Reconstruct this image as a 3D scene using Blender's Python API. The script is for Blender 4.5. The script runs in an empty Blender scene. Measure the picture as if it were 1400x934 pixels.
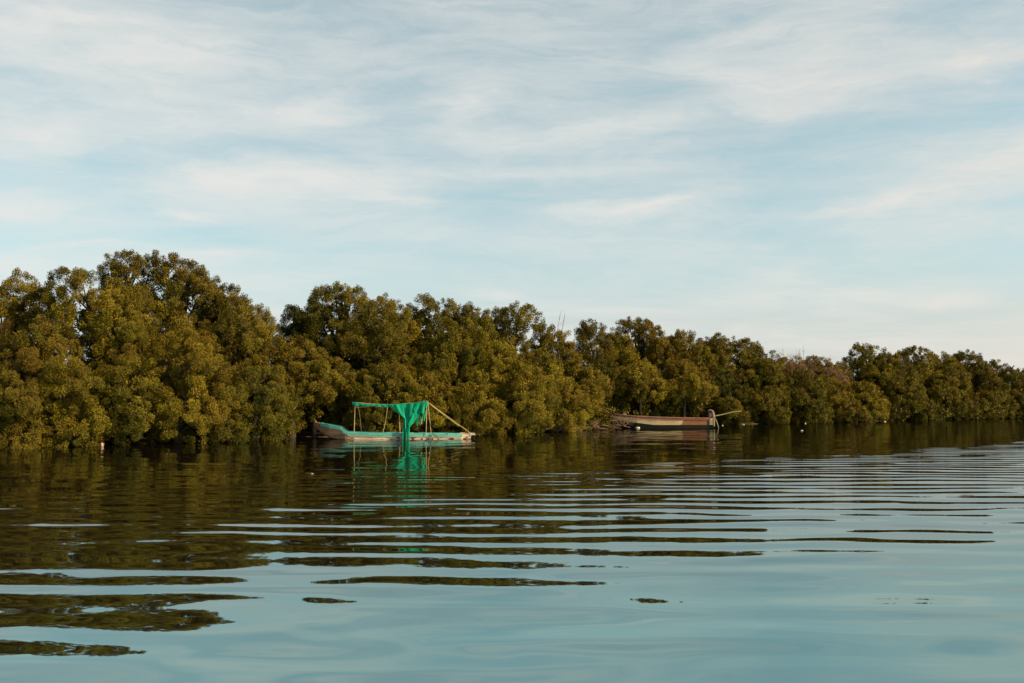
import bpy, math, random
import numpy as np
from mathutils import Vector

# ------------------------------------------------------------------ camera, sky, sun, exposure
scene = bpy.context.scene
COL = scene.collection
R = math.radians
F = 1361.0            # focal length in photograph pixels (35 mm on a 36 mm sensor)
HC = 1.7              # eye height above the water
YH = 554.0            # horizon row of the photograph
PITCH = math.atan((YH - 467.0) / F)

cam_d = bpy.data.cameras.new('camera')
cam = bpy.data.objects.new('camera', cam_d)
COL.objects.link(cam)
cam_d.lens = 35.0
cam_d.sensor_width = 36.0
cam_d.clip_end = 6000.0
cam.location = (0, 0, HC)
cam.rotation_euler = (R(90) + PITCH, 0, 0)
scene.camera = cam

SUN_AZ, SUN_EL = R(104), R(34)
SKY_STRENGTH = 0.068
SUN_STRENGTH = 5.0
EXPOSURE = 1.50

scene.view_settings.view_transform = 'Standard'
scene.view_settings.look = 'None'
scene.view_settings.gamma = 1.0
scene.view_settings.exposure = EXPOSURE
scene.view_settings.use_curve_mapping = False
scene.cycles.max_bounces = 8
scene.cycles.transparent_max_bounces = 4


def ray(px, py):
    """unit-forward ray of a photograph pixel"""
    x, y = (px - 700.0) / F, (467.0 - py) / F
    c, s = math.cos(PITCH), math.sin(PITCH)
    return x, c - y * s, s + y * c


def at(px, py, Y):
    """world point seen at a photograph pixel at distance Y"""
    x, f, z = ray(px, py)
    t = Y / f
    return Vector((x * t, Y, HC + z * t))


def azel(px, py):
    x, f, z = ray(px, py)
    return math.atan2(x, f), math.atan2(z, math.hypot(x, f))


class NT:
    """small helper to write node trees as expressions"""
    def __init__(self, tree):
        self.t = tree
        self.n = tree.nodes
        self.l = tree.links

    def put(self, sock, v):
        if isinstance(v, bpy.types.NodeSocket):
            self.l.new(v, sock)
        elif v is not None:
            sock.default_value = v

    def m(self, op, a, b=None, c=None, clamp=False):
        nd = self.n.new('ShaderNodeMath')
        nd.operation = op
        nd.use_clamp = clamp
        for i, v in enumerate((a, b, c)):
            if v is not None:
                self.put(nd.inputs[i], v)
        return nd.outputs[0]

    def add(self, *a):
        r = a[0]
        for x in a[1:]:
            r = self.m('ADD', r, x)
        return r

    def mul(self, *a):
        r = a[0]
        for x in a[1:]:
            r = self.m('MULTIPLY', r, x)
        return r

    def vm(self, op, a, b=None, scale=None):
        nd = self.n.new('ShaderNodeVectorMath')
        nd.operation = op
        self.put(nd.inputs[0], a)
        if b is not None:
            self.put(nd.inputs[1], b)
        if scale is not None:
            self.put(nd.inputs['Scale'], scale)
        return nd.outputs['Value'] if op in ('LENGTH', 'DOT_PRODUCT') else nd.outputs[0]

    def xyz(self, x=0.0, y=0.0, z=0.0):
        nd = self.n.new('ShaderNodeCombineXYZ')
        for i, v in enumerate((x, y, z)):
            self.put(nd.inputs[i], v)
        return nd.outputs[0]

    def sep(self, v):
        nd = self.n.new('ShaderNodeSeparateXYZ')
        self.put(nd.inputs[0], v)
        return nd.outputs

    def noise(self, vec, scale, detail=3.0, rough=0.5, dist=0.0):
        nd = self.n.new('ShaderNodeTexNoise')
        self.put(nd.inputs['Vector'], vec)
        nd.inputs['Scale'].default_value = scale
        nd.inputs['Detail'].default_value = detail
        nd.inputs['Roughness'].default_value = rough
        nd.inputs['Distortion'].default_value = dist
        return nd.outputs

    def ramp(self, v, a, b, lo=0.0, hi=1.0, smooth=True):
        nd = self.n.new('ShaderNodeMapRange')
        nd.interpolation_type = 'SMOOTHSTEP' if smooth else 'LINEAR'
        self.put(nd.inputs[0], v)
        for i, x in enumerate((a, b, lo, hi)):
            self.put(nd.inputs[1 + i], x)
        return nd.outputs[0]

    def mix(self, f, a, b, mode='MIX'):
        nd = self.n.new('ShaderNodeMix')
        nd.data_type = 'RGBA'
        nd.blend_type = mode
        self.put(nd.inputs['Factor'], f)
        self.put(nd.inputs['A'], a)
        self.put(nd.inputs['B'], b)
        return nd.outputs['Result']


def build_world():
    w = bpy.data.worlds.new('World')
    scene.world = w
    w.use_nodes = True
    t = w.node_tree
    t.nodes.clear()
    N = NT(t)
    out = t.nodes.new('ShaderNodeOutputWorld')
    bg = t.nodes.new('ShaderNodeBackground')
    t.links.new(bg.outputs[0], out.inputs[0])
    sky = t.nodes.new('ShaderNodeTexSky')
    sky.sky_type = 'NISHITA'
    sky.sun_disc = False
    sky.sun_elevation = SUN_EL
    sky.sun_rotation = SUN_AZ
    sky.air_density = 1.0
    sky.dust_density = 1.2
    sky.ozone_density = 1.2
    tc = t.nodes.new('ShaderNodeTexCoord').outputs['Generated']
    d = N.sep(tc)
    az = N.m('ARCTAN2', d[0], d[1])
    hor = N.m('SQRT', N.add(N.mul(d[0], d[0]), N.mul(d[1], d[1])))
    el = N.m('ARCTAN2', d[2], hor)
    p = N.xyz(az, el, 0.0)
    # soft warp so that the drawn-out cirrus patches have wispy borders
    stretch = N.vm('MULTIPLY', p, (1.0, 2.6, 1.0))
    wv = N.noise(stretch, 5.0, 6.0, 0.58)[1]
    wv = N.vm('SUBTRACT', wv, (0.5, 0.5, 0.5))
    warp = N.vm('MULTIPLY', wv, (0.22, 0.075, 0.0))
    pw = N.vm('ADD', p, warp)
    blobs = [
        (130, 30, 440, 120, -2, .68), (420, 148, 150, 46, 14, .62), (390, 240, 330, 42, 2, .70),
        (560, 270, 100, 26, -20, .35), (645, 155, 110, 62, -28, .45), (45, 180, 140, 42, 8, .60),
        (30, 278, 140, 36, -12, .75), (252, 293, 80, 9, 0, .50), (135, 332, 100, 14, 8, .35),
        (300, 345, 170, 18, 5, .45), (50, 368, 170, 38, 0, .55), (890, 272, 230, 20, 6, .60),
        (770, 288, 140, 20, 0, .35), (1080, 120, 230, 56, -14, .48), (1140, 55, 230, 130, 0, .40),
        (1000, 50, 170, 34, 15, .40), (1215, 266, 150, 17, 3, .55), (1350, 225, 290, 80, 10, .66),
        (1300, 75, 220, 34, 12, .42), (1290, 405, 180, 20, -4, .62), (690, 400, 110, 18, 0, .45),
        (1050, 372, 110, 32, 10, .25), (1350, 480, 420, 66, 0, .55), (840, 480, 460, 46, 0, .35),
        (820, 190, 260, 60, 8, .30), (300, 170, 330, 150, 0, .28),
    ]
    acc = None
    for (px, py, hw, hh, rot, s) in blobs:
        a, e = azel(px, py)
        mp = t.nodes.new('ShaderNodeMapping')
        mp.vector_type = 'TEXTURE'
        N.put(mp.inputs['Vector'], pw)
        mp.inputs['Location'].default_value = (a, e, 0)
        mp.inputs['Rotation'].default_value = (0, 0, R(rot))
        mp.inputs['Scale'].default_value = (hw / F, hh / F, 1)
        g = t.nodes.new('ShaderNodeTexGradient')
        g.gradient_type = 'QUADRATIC_SPHERE'
        t.links.new(mp.outputs[0], g.inputs[0])
        acc = N.mul(g.outputs['Fac'], s * 1.7) if acc is None else N.m('MULTIPLY_ADD', g.outputs['Fac'], s * 1.7, acc)
    # the cirrus everywhere else: planar layer high above
    zz = N.m('MAXIMUM', d[2], 0.03)
    pl = N.xyz(N.m('DIVIDE', d[0], N.add(zz, 0.12)), N.m('DIVIDE', d[1], N.add(zz, 0.12)), 0.0)
    pl = N.vm('MULTIPLY', pl, (0.55, 1.25, 1.0))
    cn = N.noise(pl, 1.1, 7.0, 0.6, 0.6)[0]
    wide = N.ramp(cn, 0.36, 0.76, 0.0, 0.55)
    front = N.ramp(d[1], -0.1, 0.6, 0.35, 1.0)
    wide = N.mul(wide, front)
    veil = N.noise(N.vm('MULTIPLY', p, (1.2, 6.5, 1.0)), 1.5, 8.0, 0.62, 0.7)[0]
    wide = N.add(wide, N.mul(N.ramp(veil, 0.30, 0.70, 0.10, 0.50), N.ramp(d[1], 0.0, 0.6)))
    streak = N.noise(N.vm('MULTIPLY', p, (3.0, 17.0, 1.0)), 1.7, 9.0, 0.66, 0.6)[0]
    streak = N.ramp(streak, 0.25, 0.75, 0.66, 1.18)
    dens = N.mul(N.add(acc, wide), streak)
    fib = t.nodes.new('ShaderNodeMapping')
    N.put(fib.inputs['Vector'], pw)
    fib.inputs['Rotation'].default_value = (0, 0, R(-14))
    fib.inputs['Scale'].default_value = (4.0, 22.0, 1.0)
    fb = N.noise(fib.outputs[0], 1.6, 10.0, 0.68, 0.9)[0]
    dens = N.mul(dens, N.ramp(fb, 0.28, 0.72, 0.62, 1.30))
    dens = N.m('SUBTRACT', 1.0, N.m('POWER', 2.718, N.mul(N.m('MAXIMUM', dens, 0.0), -1.25)))
    low = N.ramp(el, 0.0, 0.17, 0.50, 0.0)
    # sky: clear-air colour, hazier and paler towards the horizon
    hsv = t.nodes.new('ShaderNodeHueSaturation')
    hsv.inputs['Hue'].default_value = 0.452
    hsv.inputs['Saturation'].default_value = 0.86
    hsv.inputs['Value'].default_value = 0.76
    t.links.new(sky.outputs[0], hsv.inputs['Color'])
    base = N.mix(low, hsv.outputs[0], (2.45, 3.05, 3.15, 1))
    warm = N.ramp(az, -0.1, 0.9, 0.0, 1.0)
    cloud = N.mix(warm, (4.3, 4.22, 4.02, 1), (4.4, 4.02, 3.6, 1))
    col = N.mix(dens, base, cloud)
    t.links.new(col, bg.inputs['Color'])
    bg.inputs['Strength'].default_value = SKY_STRENGTH


build_world()

S = Vector((math.sin(SUN_AZ) * math.cos(SUN_EL), math.cos(SUN_AZ) * math.cos(SUN_EL), math.sin(SUN_EL)))
sun_d = bpy.data.lights.new('sun', 'SUN')
sun = bpy.data.objects.new('sun', sun_d)
COL.objects.link(sun)
sun_d.energy = SUN_STRENGTH
sun_d.angle = R(0.5)
sun_d.color = (1.0, 0.745, 0.40)
sun.rotation_euler = S.to_track_quat('Z', 'Y').to_euler()

# ------------------------------------------------------------------ helpers
def new_mat(name):
    m = bpy.data.materials.new(name)
    m.use_nodes = True
    m.node_tree.nodes.clear()
    N = NT(m.node_tree)
    out = m.node_tree.nodes.new('ShaderNodeOutputMaterial')
    return m, N, out


def principled(N, out, base, rough=0.7, spec=0.3, normal=None):
    b = N.n.new('ShaderNodeBsdfPrincipled')
    N.put(b.inputs['Base Color'], base)
    N.put(b.inputs['Roughness'], rough)
    b.inputs['Specular IOR Level'].default_value = spec
    if normal is not None:
        N.put(b.inputs['Normal'], normal)
    N.l.new(b.outputs[0], out.inputs[0])
    return b


def obj_coord(N):
    return N.n.new('ShaderNodeTexCoord').outputs['Object']


def worn(name, c1, c2, scale=6.0, stretch=(1, 1, 1), rough=0.75, spec=0.25, bump=0.0, lo=0.4, hi=0.65, c3=None):
    """a painted or bare surface with patches of wear"""
    m, N, out = new_mat(name)
    v = N.vm('MULTIPLY', obj_coord(N), stretch)
    n = N.noise(v, scale, 6.0, 0.65)[0]
    col = N.mix(N.ramp(n, lo, hi), c1 + (1,), c2 + (1,))
    if c3:
        n3 = N.noise(v, scale * 3.1, 4.0, 0.6)[0]
        col = N.mix(N.ramp(n3, 0.55, 0.7), col, c3 + (1,))
    nor = None
    if bump:
        b = N.n.new('ShaderNodeBump')
        b.inputs['Strength'].default_value = bump
        b.inputs['Distance'].default_value = 0.02
        N.put(b.inputs['Height'], n)
        nor = b.outputs[0]
    principled(N, out, col, rough, spec, nor)
    return m


class MB:
    """collects polygons, then links them as ONE mesh object"""
    def __init__(self):
        self.v, self.f, self.k = [], [], []

    def quad_grid(self, P, k=0, close_u=False, close_v=False):
        P = np.asarray(P, float)
        nu, nv = P.shape[:2]
        o = len(self.v)
        self.v += [tuple(p) for p in P.reshape(-1, 3)]
        for i in range(nu if close_u else nu - 1):
            for j in range(nv if close_v else nv - 1):
                a, b = (i + 1) % nu, (j + 1) % nv
                self.f.append((o + i * nv + j, o + a * nv + j, o + a * nv + b, o + i * nv + b))
                self.k.append(k)

    def poly(self, pts, k=0):
        o = len(self.v)
        self.v += [tuple(p) for p in pts]
        self.f.append(tuple(range(o, o + len(pts))))
        self.k.append(k)

    def tube(self, pts, rad, sides=6, k=0, cap=True):
        pts = [Vector(p) for p in pts]
        if not hasattr(rad, '__len__'):
            rad = [rad] * len(pts)
        rings = []
        for i, p in enumerate(pts):
            d = (pts[min(i + 1, len(pts) - 1)] - pts[max(i - 1, 0)]).normalized()
            ref = Vector((0, 0, 1)) if abs(d.z) < 0.9 else Vector((1, 0, 0))
            a = d.cross(ref).normalized()
            b = d.cross(a)
            rings.append([p + (a * math.cos(q) + b * math.sin(q)) * rad[i]
                          for q in [2 * math.pi * s / sides for s in range(sides)]])
        self.quad_grid([[tuple(q) for q in r] for r in rings], k, close_v=True)
        if cap:
            self.poly(rings[0][::-1], k)
            self.poly(rings[-1], k)

    def box(self, c, s, rot=0.0, k=0, tilt=0.0):
        c = Vector(c)
        hx, hy, hz = s[0] / 2, s[1] / 2, s[2] / 2
        ca, sa = math.cos(rot), math.sin(rot)
        ct, st = math.cos(tilt), math.sin(tilt)
        P = []
        for x, y, z in ((-hx, -hy, -hz), (hx, -hy, -hz), (hx, hy, -hz), (-hx, hy, -hz),
                        (-hx, -hy, hz), (hx, -hy, hz), (hx, hy, hz), (-hx, hy, hz)):
            x, z = x * ct + z * st, -x * st + z * ct
            P.append(c + Vector((x * ca - y * sa, x * sa + y * ca, z)))
        o = len(self.v)
        self.v += [tuple(p) for p in P]
        for f in ((0, 3, 2, 1), (4, 5, 6, 7), (0, 1, 5, 4), (1, 2, 6, 5), (2, 3, 7, 6), (3, 0, 4, 7)):
            self.f.append(tuple(o + i for i in f))
            self.k.append(k)

    def build(self, name, mats, parent=None, smooth=False, bevel=0.0):
        me = bpy.data.meshes.new(name)
        me.from_pydata(self.v, [], self.f)
        mats = mats if isinstance(mats, (list, tuple)) else [mats]
        for m in mats:
            me.materials.append(m)
        me.polygons.foreach_set('material_index', self.k)
        if smooth:
            me.polygons.foreach_set('use_smooth', [True] * len(self.f))
        me.update()
        o = bpy.data.objects.new(name, me)
        COL.objects.link(o)
        if parent is not None:
            o.parent = parent
        if bevel:
            b = o.modifiers.new('bevel', 'BEVEL')
            b.width = bevel
            b.segments = 2
            b.limit_method = 'ANGLE'
        return o


def tag(o, label=None, cat=None, group=None, kind=None):
    for k, v in (('label', label), ('category', cat), ('group', group), ('kind', kind)):
        if v:
            o[k] = v
    return o


def empty(name, loc, rz=0.0):
    o = bpy.data.objects.new(name, None)
    COL.objects.link(o)
    o.location = loc
    o.rotation_euler = (0, 0, rz)
    o.empty_display_size = 0.3
    return o


# ------------------------------------------------------------------ shoreline
SHORE_PX = [(-60, 614.5), (0, 613), (100, 610.5), (250, 606.5), (370, 603), (430, 599.5), (540, 597.5), (650, 595.5),
            (760, 591.0), (800, 588.0), (830, 584.0), (910, 582.5), (1000, 581), (1100, 578.5), (1250, 575), (1400, 571.8), (1450, 570.8)]


def shore_depth(px):
    xs = [a for a, _ in SHORE_PX]
    ys = [b for _, b in SHORE_PX]
    py = float(np.interp(px, xs, ys))
    x, f, z = ray(px, py)
    return -HC / z * f


# ------------------------------------------------------------------ water
def build_water():
    mat, N, out = new_mat('river_water')
    pos = N.n.new('ShaderNodeNewGeometry').outputs['Position']
    x, y, _ = N.sep(pos)
    p2 = N.xyz(x, y, 0.0)
    # --- the wake: long-crested ripples about 1.3 m apart that run along the river
    w1 = N.noise(N.vm('MULTIPLY', p2, (0.16, 0.26, 1)), 1.0, 2.0, 0.5)[0]
    w2 = N.noise(N.vm('MULTIPLY', p2, (0.5, 0.8, 1)), 1.0, 2.0, 0.5)[0]
    ph = N.add(N.mul(y, 2 * math.pi / 1.0), N.mul(x, 0.16), N.mul(w1, 11.0), N.mul(w2, 2.0))
    s1 = N.m('SINE', ph)
    near = N.ramp(y, 6.0, 14.0, 0.30, 1.0)
    near = N.m('MAXIMUM', near, N.mul(N.ramp(x, -5.0, 0.5, 1.25, 0.0), N.ramp(y, 5.5, 8.0)))
    slope_line = N.add(y, N.mul(x, -0.85))      # the wake reaches farther out on the open side
    far = N.ramp(slope_line, 23.0, 29.0, 1.0, 0.10)
    patch = N.noise(N.vm('MULTIPLY', p2, (0.27, 0.40, 1)), 1.0, 3.0, 0.55)[0]
    patch = N.ramp(patch, 0.32, 0.62, 0.32, 1.05)
    a1 = N.mul(near, far, patch, 0.040)
    sy = N.mul(s1, a1)
    # --- second train, shorter, slightly oblique
    ph2 = N.add(N.mul(y, 2 * math.pi / 0.74), N.mul(x, -1.1), N.mul(w1, 15.0), N.mul(w2, 5.0))
    sy = N.add(sy, N.mul(N.m('SINE', ph2), a1, 0.36))
    ph3 = N.add(N.mul(y, 5.6), N.mul(x, 2.3), N.mul(w2, 9.0))
    sy = N.add(sy, N.mul(N.m('SINE', ph3), a1, 0.22))
    # --- slow undulation of the calm water close by
    u = N.noise(N.vm('MULTIPLY', p2, (0.40, 1.15, 1)), 1.0, 2.0, 0.45, 0.5)[1]
    u = N.sep(N.vm('SUBTRACT', u, (0.5, 0.5, 0.5)))
    calm = N.ramp(y, 6.0, 20.0, 1.0, 0.45)
    sy = N.add(sy, N.mul(u[1], calm, 0.155))
    sx = N.mul(u[0], calm, 0.12)
    # --- fine wind ripple farther out
    r = N.noise(N.vm('MULTIPLY', p2, (0.9, 4.6, 1)), 1.0, 3.0, 0.6)[1]
    r = N.sep(N.vm('SUBTRACT', r, (0.5, 0.5, 0.5)))
    rp = N.noise(N.vm('MULTIPLY', p2, (0.05, 0.16, 1)), 1.0, 2.0, 0.5)[0]
    rp = N.add(N.ramp(rp, 0.45, 0.7, 0.25, 1.0))
    openw = N.ramp(N.add(x, N.mul(y, -0.45)), -12.0, 22.0, 0.75, 1.5)
    fa = N.mul(N.ramp(y, 5.0, 26.0, 0.26, 1.0), rp, openw, 0.046)
    sy = N.add(sy, N.mul(r[1], fa))
    sx = N.add(sx, N.mul(r[0], fa, 0.35))
    nor = N.vm('NORMALIZE', N.xyz(N.mul(sx, -1.0), N.mul(sy, -1.0), 1.0))
    fr = N.n.new('ShaderNodeFresnel')
    fr.inputs['IOR'].default_value = 4.0
    N.put(fr.inputs['Normal'], nor)
    dif = N.n.new('ShaderNodeBsdfDiffuse')
    dif.inputs['Color'].default_value = (0.007, 0.0048, 0.003, 1)
    gl = N.n.new('ShaderNodeBsdfGlossy')
    gl.inputs['Color'].default_value = (0.72, 1.0, 1.0, 1)
    gl.inputs['Roughness'].default_value = 0.02
    N.put(gl.inputs['Normal'], nor)
    mx = N.n.new('ShaderNodeMixShader')
    N.put(mx.inputs[0], N.m('MINIMUM', N.mul(fr.outputs[0], 1.2), 0.93))
    N.l.new(dif.outputs[0], mx.inputs[1])
    N.l.new(gl.outputs[0], mx.inputs[2])
    N.l.new(mx.outputs[0], out.inputs[0])
    lw = N.n.new('ShaderNodeLayerWeight')
    lw.inputs['Blend'].default_value = 0.5
    N.put(gl.inputs['Color'], N.mix(N.ramp(lw.outputs['Facing'], 0.78, 0.93, smooth=False), (0.68, 1.0, 0.99, 1), (0.66, 0.70, 0.69, 1)))
    mb = MB()
    mb.quad_grid([[(-2500, -300, 0), (-2500, 4500, 0)], [(2500, -300, 0), (2500, 4500, 0)]])
    o = mb.build('water', mat)
    tag(o, kind='structure')


build_water()

# ------------------------------------------------------------------ river bank
def build_bank():
    m = worn('bank_mud', (0.030, 0.022, 0.014), (0.060, 0.042, 0.027), 0.8, rough=0.85, spec=0.2, bump=0.5)
    line = []
    for px in range(-60, 1451, 30):
        Y = shore_depth(px)
        line.append(at(px, YH, Y).xy)
    pre = [Vector((-260, -190)), Vector((-120, -60)), Vector((-50, 10)), Vector((-34, 27))]
    post = [Vector((110, 170)), Vector((200, 260)), Vector((600, 640)), Vector((2400, 2300))]
    line = pre + line + post
    rng = np.random.default_rng(5)
    rows = []
    offs = [(0.3, -0.25), (1.0, 0.02), (1.8, 0.12), (3.2, 0.28), (6, 0.42), (20, 0.5), (200, 0.6), (2600, 0.8)]
    for i, p in enumerate(line):
        t = (line[min(i + 1, len(line) - 1)] - line[max(i - 1, 0)]).normalized()
        n = Vector((-t.y, t.x))
        n = (n * 0.4 + Vector((-0.66, 0.75)) * 0.6).normalized()
        j = rng.normal(0, 0.15)
        if len(pre) + 13 <= i <= len(pre) + 17:
            j += 2.2
        rows.append([(p.x + n.x * (o + j * (o < 3)), p.y + n.y * (o + j * (o < 3)), z + rng.normal(0, 0.03) * (0 < o < 10)) for o, z in offs])
    mb = MB()
    mb.quad_grid(rows)
    tag(mb.build('river_bank', m, smooth=True), kind='structure')
    # low spit of wet silt in front of the red boat's bow
    mb = MB()
    c = at(853, 584.6, 76.5)
    rings = []
    for q in np.linspace(0, 2 * math.pi, 36, endpoint=False):
        k = 1 + 0.18 * math.sin(3 * q + 1) + 0.10 * math.sin(7 * q)
        rings.append([(c.x + math.cos(q) * 1.9 * k * s, c.y + 1.6 + math.sin(q) * 1.7 * k * s, z) for s, z in
                      ((1.15, -0.06), (1.0, 0.015), (0.8, 0.05), (0.45, 0.085), (0.02, 0.09))])
    mb.quad_grid(rings, close_u=True)
    o = mb.build('mud_bank', m, smooth=True)
    tag(o, kind='structure')


build_bank()

# ------------------------------------------------------------------ trees
def leaf_material():
    m, N, out = new_mat('mangrove_leaf')
    at_ = N.n.new('ShaderNodeAttribute')
    at_.attribute_name = 'tone'
    t = at_.outputs['Fac']
    cr = N.n.new('ShaderNodeValToRGB')
    e = cr.color_ramp.elements
    e[0].position, e[0].color = 0.0, (0.010, 0.016, 0.004, 1)
    e[1].position, e[1].color = 1.0, (0.200, 0.168, 0.016, 1)
    for pos, c in ((0.22, (0.022, 0.028, 0.005, 1)), (0.45, (0.062, 0.056, 0.007, 1)), (0.70, (0.130, 0.104, 0.009, 1))):
        k = e.new(pos)
        k.color = c
    N.put(cr.inputs[0], t)
    br = N.n.new('ShaderNodeAttribute')
    br.attribute_name = 'rust'
    col = N.mix(br.outputs['Fac'], cr.outputs[0], (0.100, 0.056, 0.010, 1))
    dif = N.n.new('ShaderNodeBsdfPrincipled')
    N.put(dif.inputs['Base Color'], col)
    dif.inputs['Roughness'].default_value = 0.55
    dif.inputs['Specular IOR Level'].default_value = 0.04
    tr = N.n.new('ShaderNodeBsdfTranslucent')
    N.put(tr.inputs['Color'], N.mix(1.0, col, (1.15, 1.0, 0.55, 1), 'MULTIPLY'))
    mx = N.n.new('ShaderNodeMixShader')
    mx.inputs[0].default_value = 0.14
    N.l.new(dif.outputs[0], mx.inputs[1])
    N.l.new(tr.outputs[0], mx.inputs[2])
    N.l.new(mx.outputs[0], out.inputs[0])
    return m


LEAF = leaf_material()
BARK = worn('mangrove_bark', (0.016, 0.012, 0.009), (0.034, 0.026, 0.019), 5.0, (1, 1, 0.3), 0.9, 0.1, 0.4)
DEADWOOD = worn('dead_wood', (0.11, 0.062, 0.042), (0.17, 0.105, 0.072), 6.0, (1, 1, 0.3), 0.9, 0.1, 0.3)


def unit(a):
    return a / np.maximum(np.linalg.norm(a, axis=-1, keepdims=True), 1e-9)


def rand_dirs(rng, n):
    return unit(rng.normal(size=(n, 3)))


def dome_lobes(rng, Rx, Ry, z0, H, size):
    """a crown as a heap of rounded billows, each billow covered with small lobes; the tree's own space"""
    B = []
    hgt = H - z0
    rb0 = min(2.1 * size * (0.7 + 0.10 * Rx), 0.86 * Rx, 0.45 * hgt)
    r = rb0 * 0.95
    B.append((rng.normal(0, 0.20 * Rx), rng.normal(0, 0.15 * Ry), H - r, r))
    area = math.pi * (Rx + Ry) * hgt
    n = max(3, int(area / (math.pi * rb0 ** 2) * 0.58))
    g = rng.uniform(0, 6.28)
    for i in range(n):
        t = 1 - (i + rng.uniform(0.15, 0.85)) / n
        r = rb0 * rng.uniform(0.52, 1.08)
        w = math.sqrt(max(0.0, 1 - (max(0.0, t - 0.25) / 0.80) ** 2.4)) * (0.84 + 0.16 * min(1, t / 0.25))
        ph = g + i * 2.39996 + rng.normal(0, 0.35)
        rr = rng.uniform(0.86, 1.18)
        cx = max(0.05, (w * Rx * rr - r * 0.80)) * math.cos(ph)
        cy = max(0.05, (w * Ry * rr - r * 0.80)) * math.sin(ph)
        B.append((cx, cy, z0 + r * 0.65 + t * max(0.1, hgt - r * 1.75), r))
    B = np.array(B)
    C, Rad, BD = [], [], []
    for i, (bx, by, bz, br) in enumerate(B):
        rs = max(0.26, br * 0.29)
        m = int(4 * br * br / (rs * rs) * 0.42)
        g2 = rng.uniform(0, 6.28)
        for k in range(m):
            zz = 1 - 2 * (k + 0.5) / m
            if zz < -0.7:
                continue
            q = math.sqrt(1 - zz * zz)
            a = g2 + k * 2.39996 + rng.normal(0, 0.2)
            d = br * 0.80 * rng.uniform(0.90, 1.12)
            p = np.array([bx + q * math.cos(a) * d * 1.16, by + q * math.sin(a) * d, bz + zz * d * 0.84])
            dist = np.linalg.norm(B[:, :3] - p, axis=1) / B[:, 3]
            dist[i] = 9
            if dist.min() < 0.80:
                continue
            C.append(p)
            BD.append(unit(p - B[i, :3]))
            Rad.append(rs * rng.uniform(0.7, 1.25))
    # the shaded inner foliage
    n_out = len(C)
    for (bx, by, bz, br) in B:
        C.append((bx * 0.9, by * 0.9, bz))
        Rad.append(br * 0.55)
    nc = int(n * 0.5) + 2
    for i in range(nc):
        t = (i + 0.5) / nc
        r = rb0 * rng.uniform(0.5, 0.7)
        w = math.sqrt(max(0.0, 1 - (max(0.0, t - 0.30) / 0.72) ** 2.8)) * 0.5
        ph = i * 2.39996 + 1.0
        C.append((w * Rx * math.cos(ph) * .8, w * Ry * math.sin(ph) * .8, z0 + 0.2 + t * (hgt * 0.86 - r)))
        Rad.append(r)
    BD += [np.zeros(3)] * (len(C) - n_out)
    return np.array(C), np.array(Rad), n_out, np.array(BD)


def crown_arrays(rng, C, Rad, leaf, tone0, rust0, dens=1.0, tuft=0.36, airy=0.0, n_out=9999, BD=None):
    V, T, U = [], [], []
    for i in range(len(C)):
        c, r = C[i], Rad[i]
        inner = i >= n_out
        if inner and airy > 0.2:
            continue
        nt = max(6, int(4 * r * r / (tuft * tuft) * (0.40 if inner else 0.85)))
        D = rand_dirs(rng, nt * 2)
        D = D[(D[:, 2] > -0.75)]
        # fewer on the side that faces the land
        keep = (D[:, 1] < 0.45) | (rng.random(len(D)) < 0.40)
        D = D[keep][:nt]
        P = c + D * r * rng.uniform(0.80, 1.16, (len(D), 1))
        d2 = np.linalg.norm(P[:, None, :] - C[None], axis=2) / Rad[None]
        d2[:, i] = 9
        ok = d2[:, :n_out].min(axis=1) > 0.85
        if airy:
            ok &= rng.random(len(ok)) > airy
        P, D = P[ok], D[ok]
        if BD is not None and not inner:
            out_ = D @ BD[i] > -0.35
            P, D = P[out_], unit(D[out_] * 0.45 + BD[i] * 0.9)
        lob_tone = rng.normal(0, 0.06)
        lob_rust = max(0.0, rng.normal(rust0, 0.10))
        for q, d in zip(P, D):
            tr = tuft * rng.uniform(0.7, 1.25)
            n = int(96 * dens * (tr / 0.36) ** 2 * (0.16 / leaf) ** 2 * (1 - 0.3 * airy)) + 6
            lf = leaf
            if inner:
                n, lf = n // 3 + 3, leaf * 1.7
            L = rand_dirs(rng, n)
            L = unit(L + d * 0.35 + np.array([0, 0, 0.15]))
            rr_ = tr * (rng.random((n, 1)) ** 0.45)
            sp = unit(d * 0.9 + np.array([0, 0, 0.3]) + rng.normal(0, 0.3, 3))
            ctr = q + L * rr_ * 0.95 + sp * ((L @ sp)[:, None] * rr_ * 0.5)
            ax = unit(L * 0.7 + np.array([0, 0, 0.45]) + rng.normal(0, 0.45, (n, 3)))
            nf = unit(d * 1.0 + np.array([0, 0, 0.15]) + rng.normal(0, 0.36, (n, 3)))
            sd = unit(np.cross(ax, nf))
            nn = np.cross(sd, ax)
            ll = lf * rng.uniform(0.65, 1.25, (n, 1))
            ww = ll * rng.uniform(0.42, 0.6, (n, 1))
            a = ctr - ax * ll * 0.5
            b = ctr + sd * ww * 0.5 + nn * ll * 0.06
            e = ctr + ax * ll * 0.5 - nn * ll * 0.08
            f = ctr - sd * ww * 0.5 + nn * ll * 0.06
            V.append(np.stack([a, b, e, f], 1))
            T.append(np.clip(tone0 + lob_tone + rng.normal(0, 0.05) + rng.normal(0, 0.07, n), 0, 1))
            rr = np.clip(lob_rust + rng.normal(0, 0.08, n), 0, 0.8)
            rr[rng.random(n) < 0.03] = 0.85
            U.append(rr)
    return np.concatenate(V), np.concatenate(T), np.concatenate(U)


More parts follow.
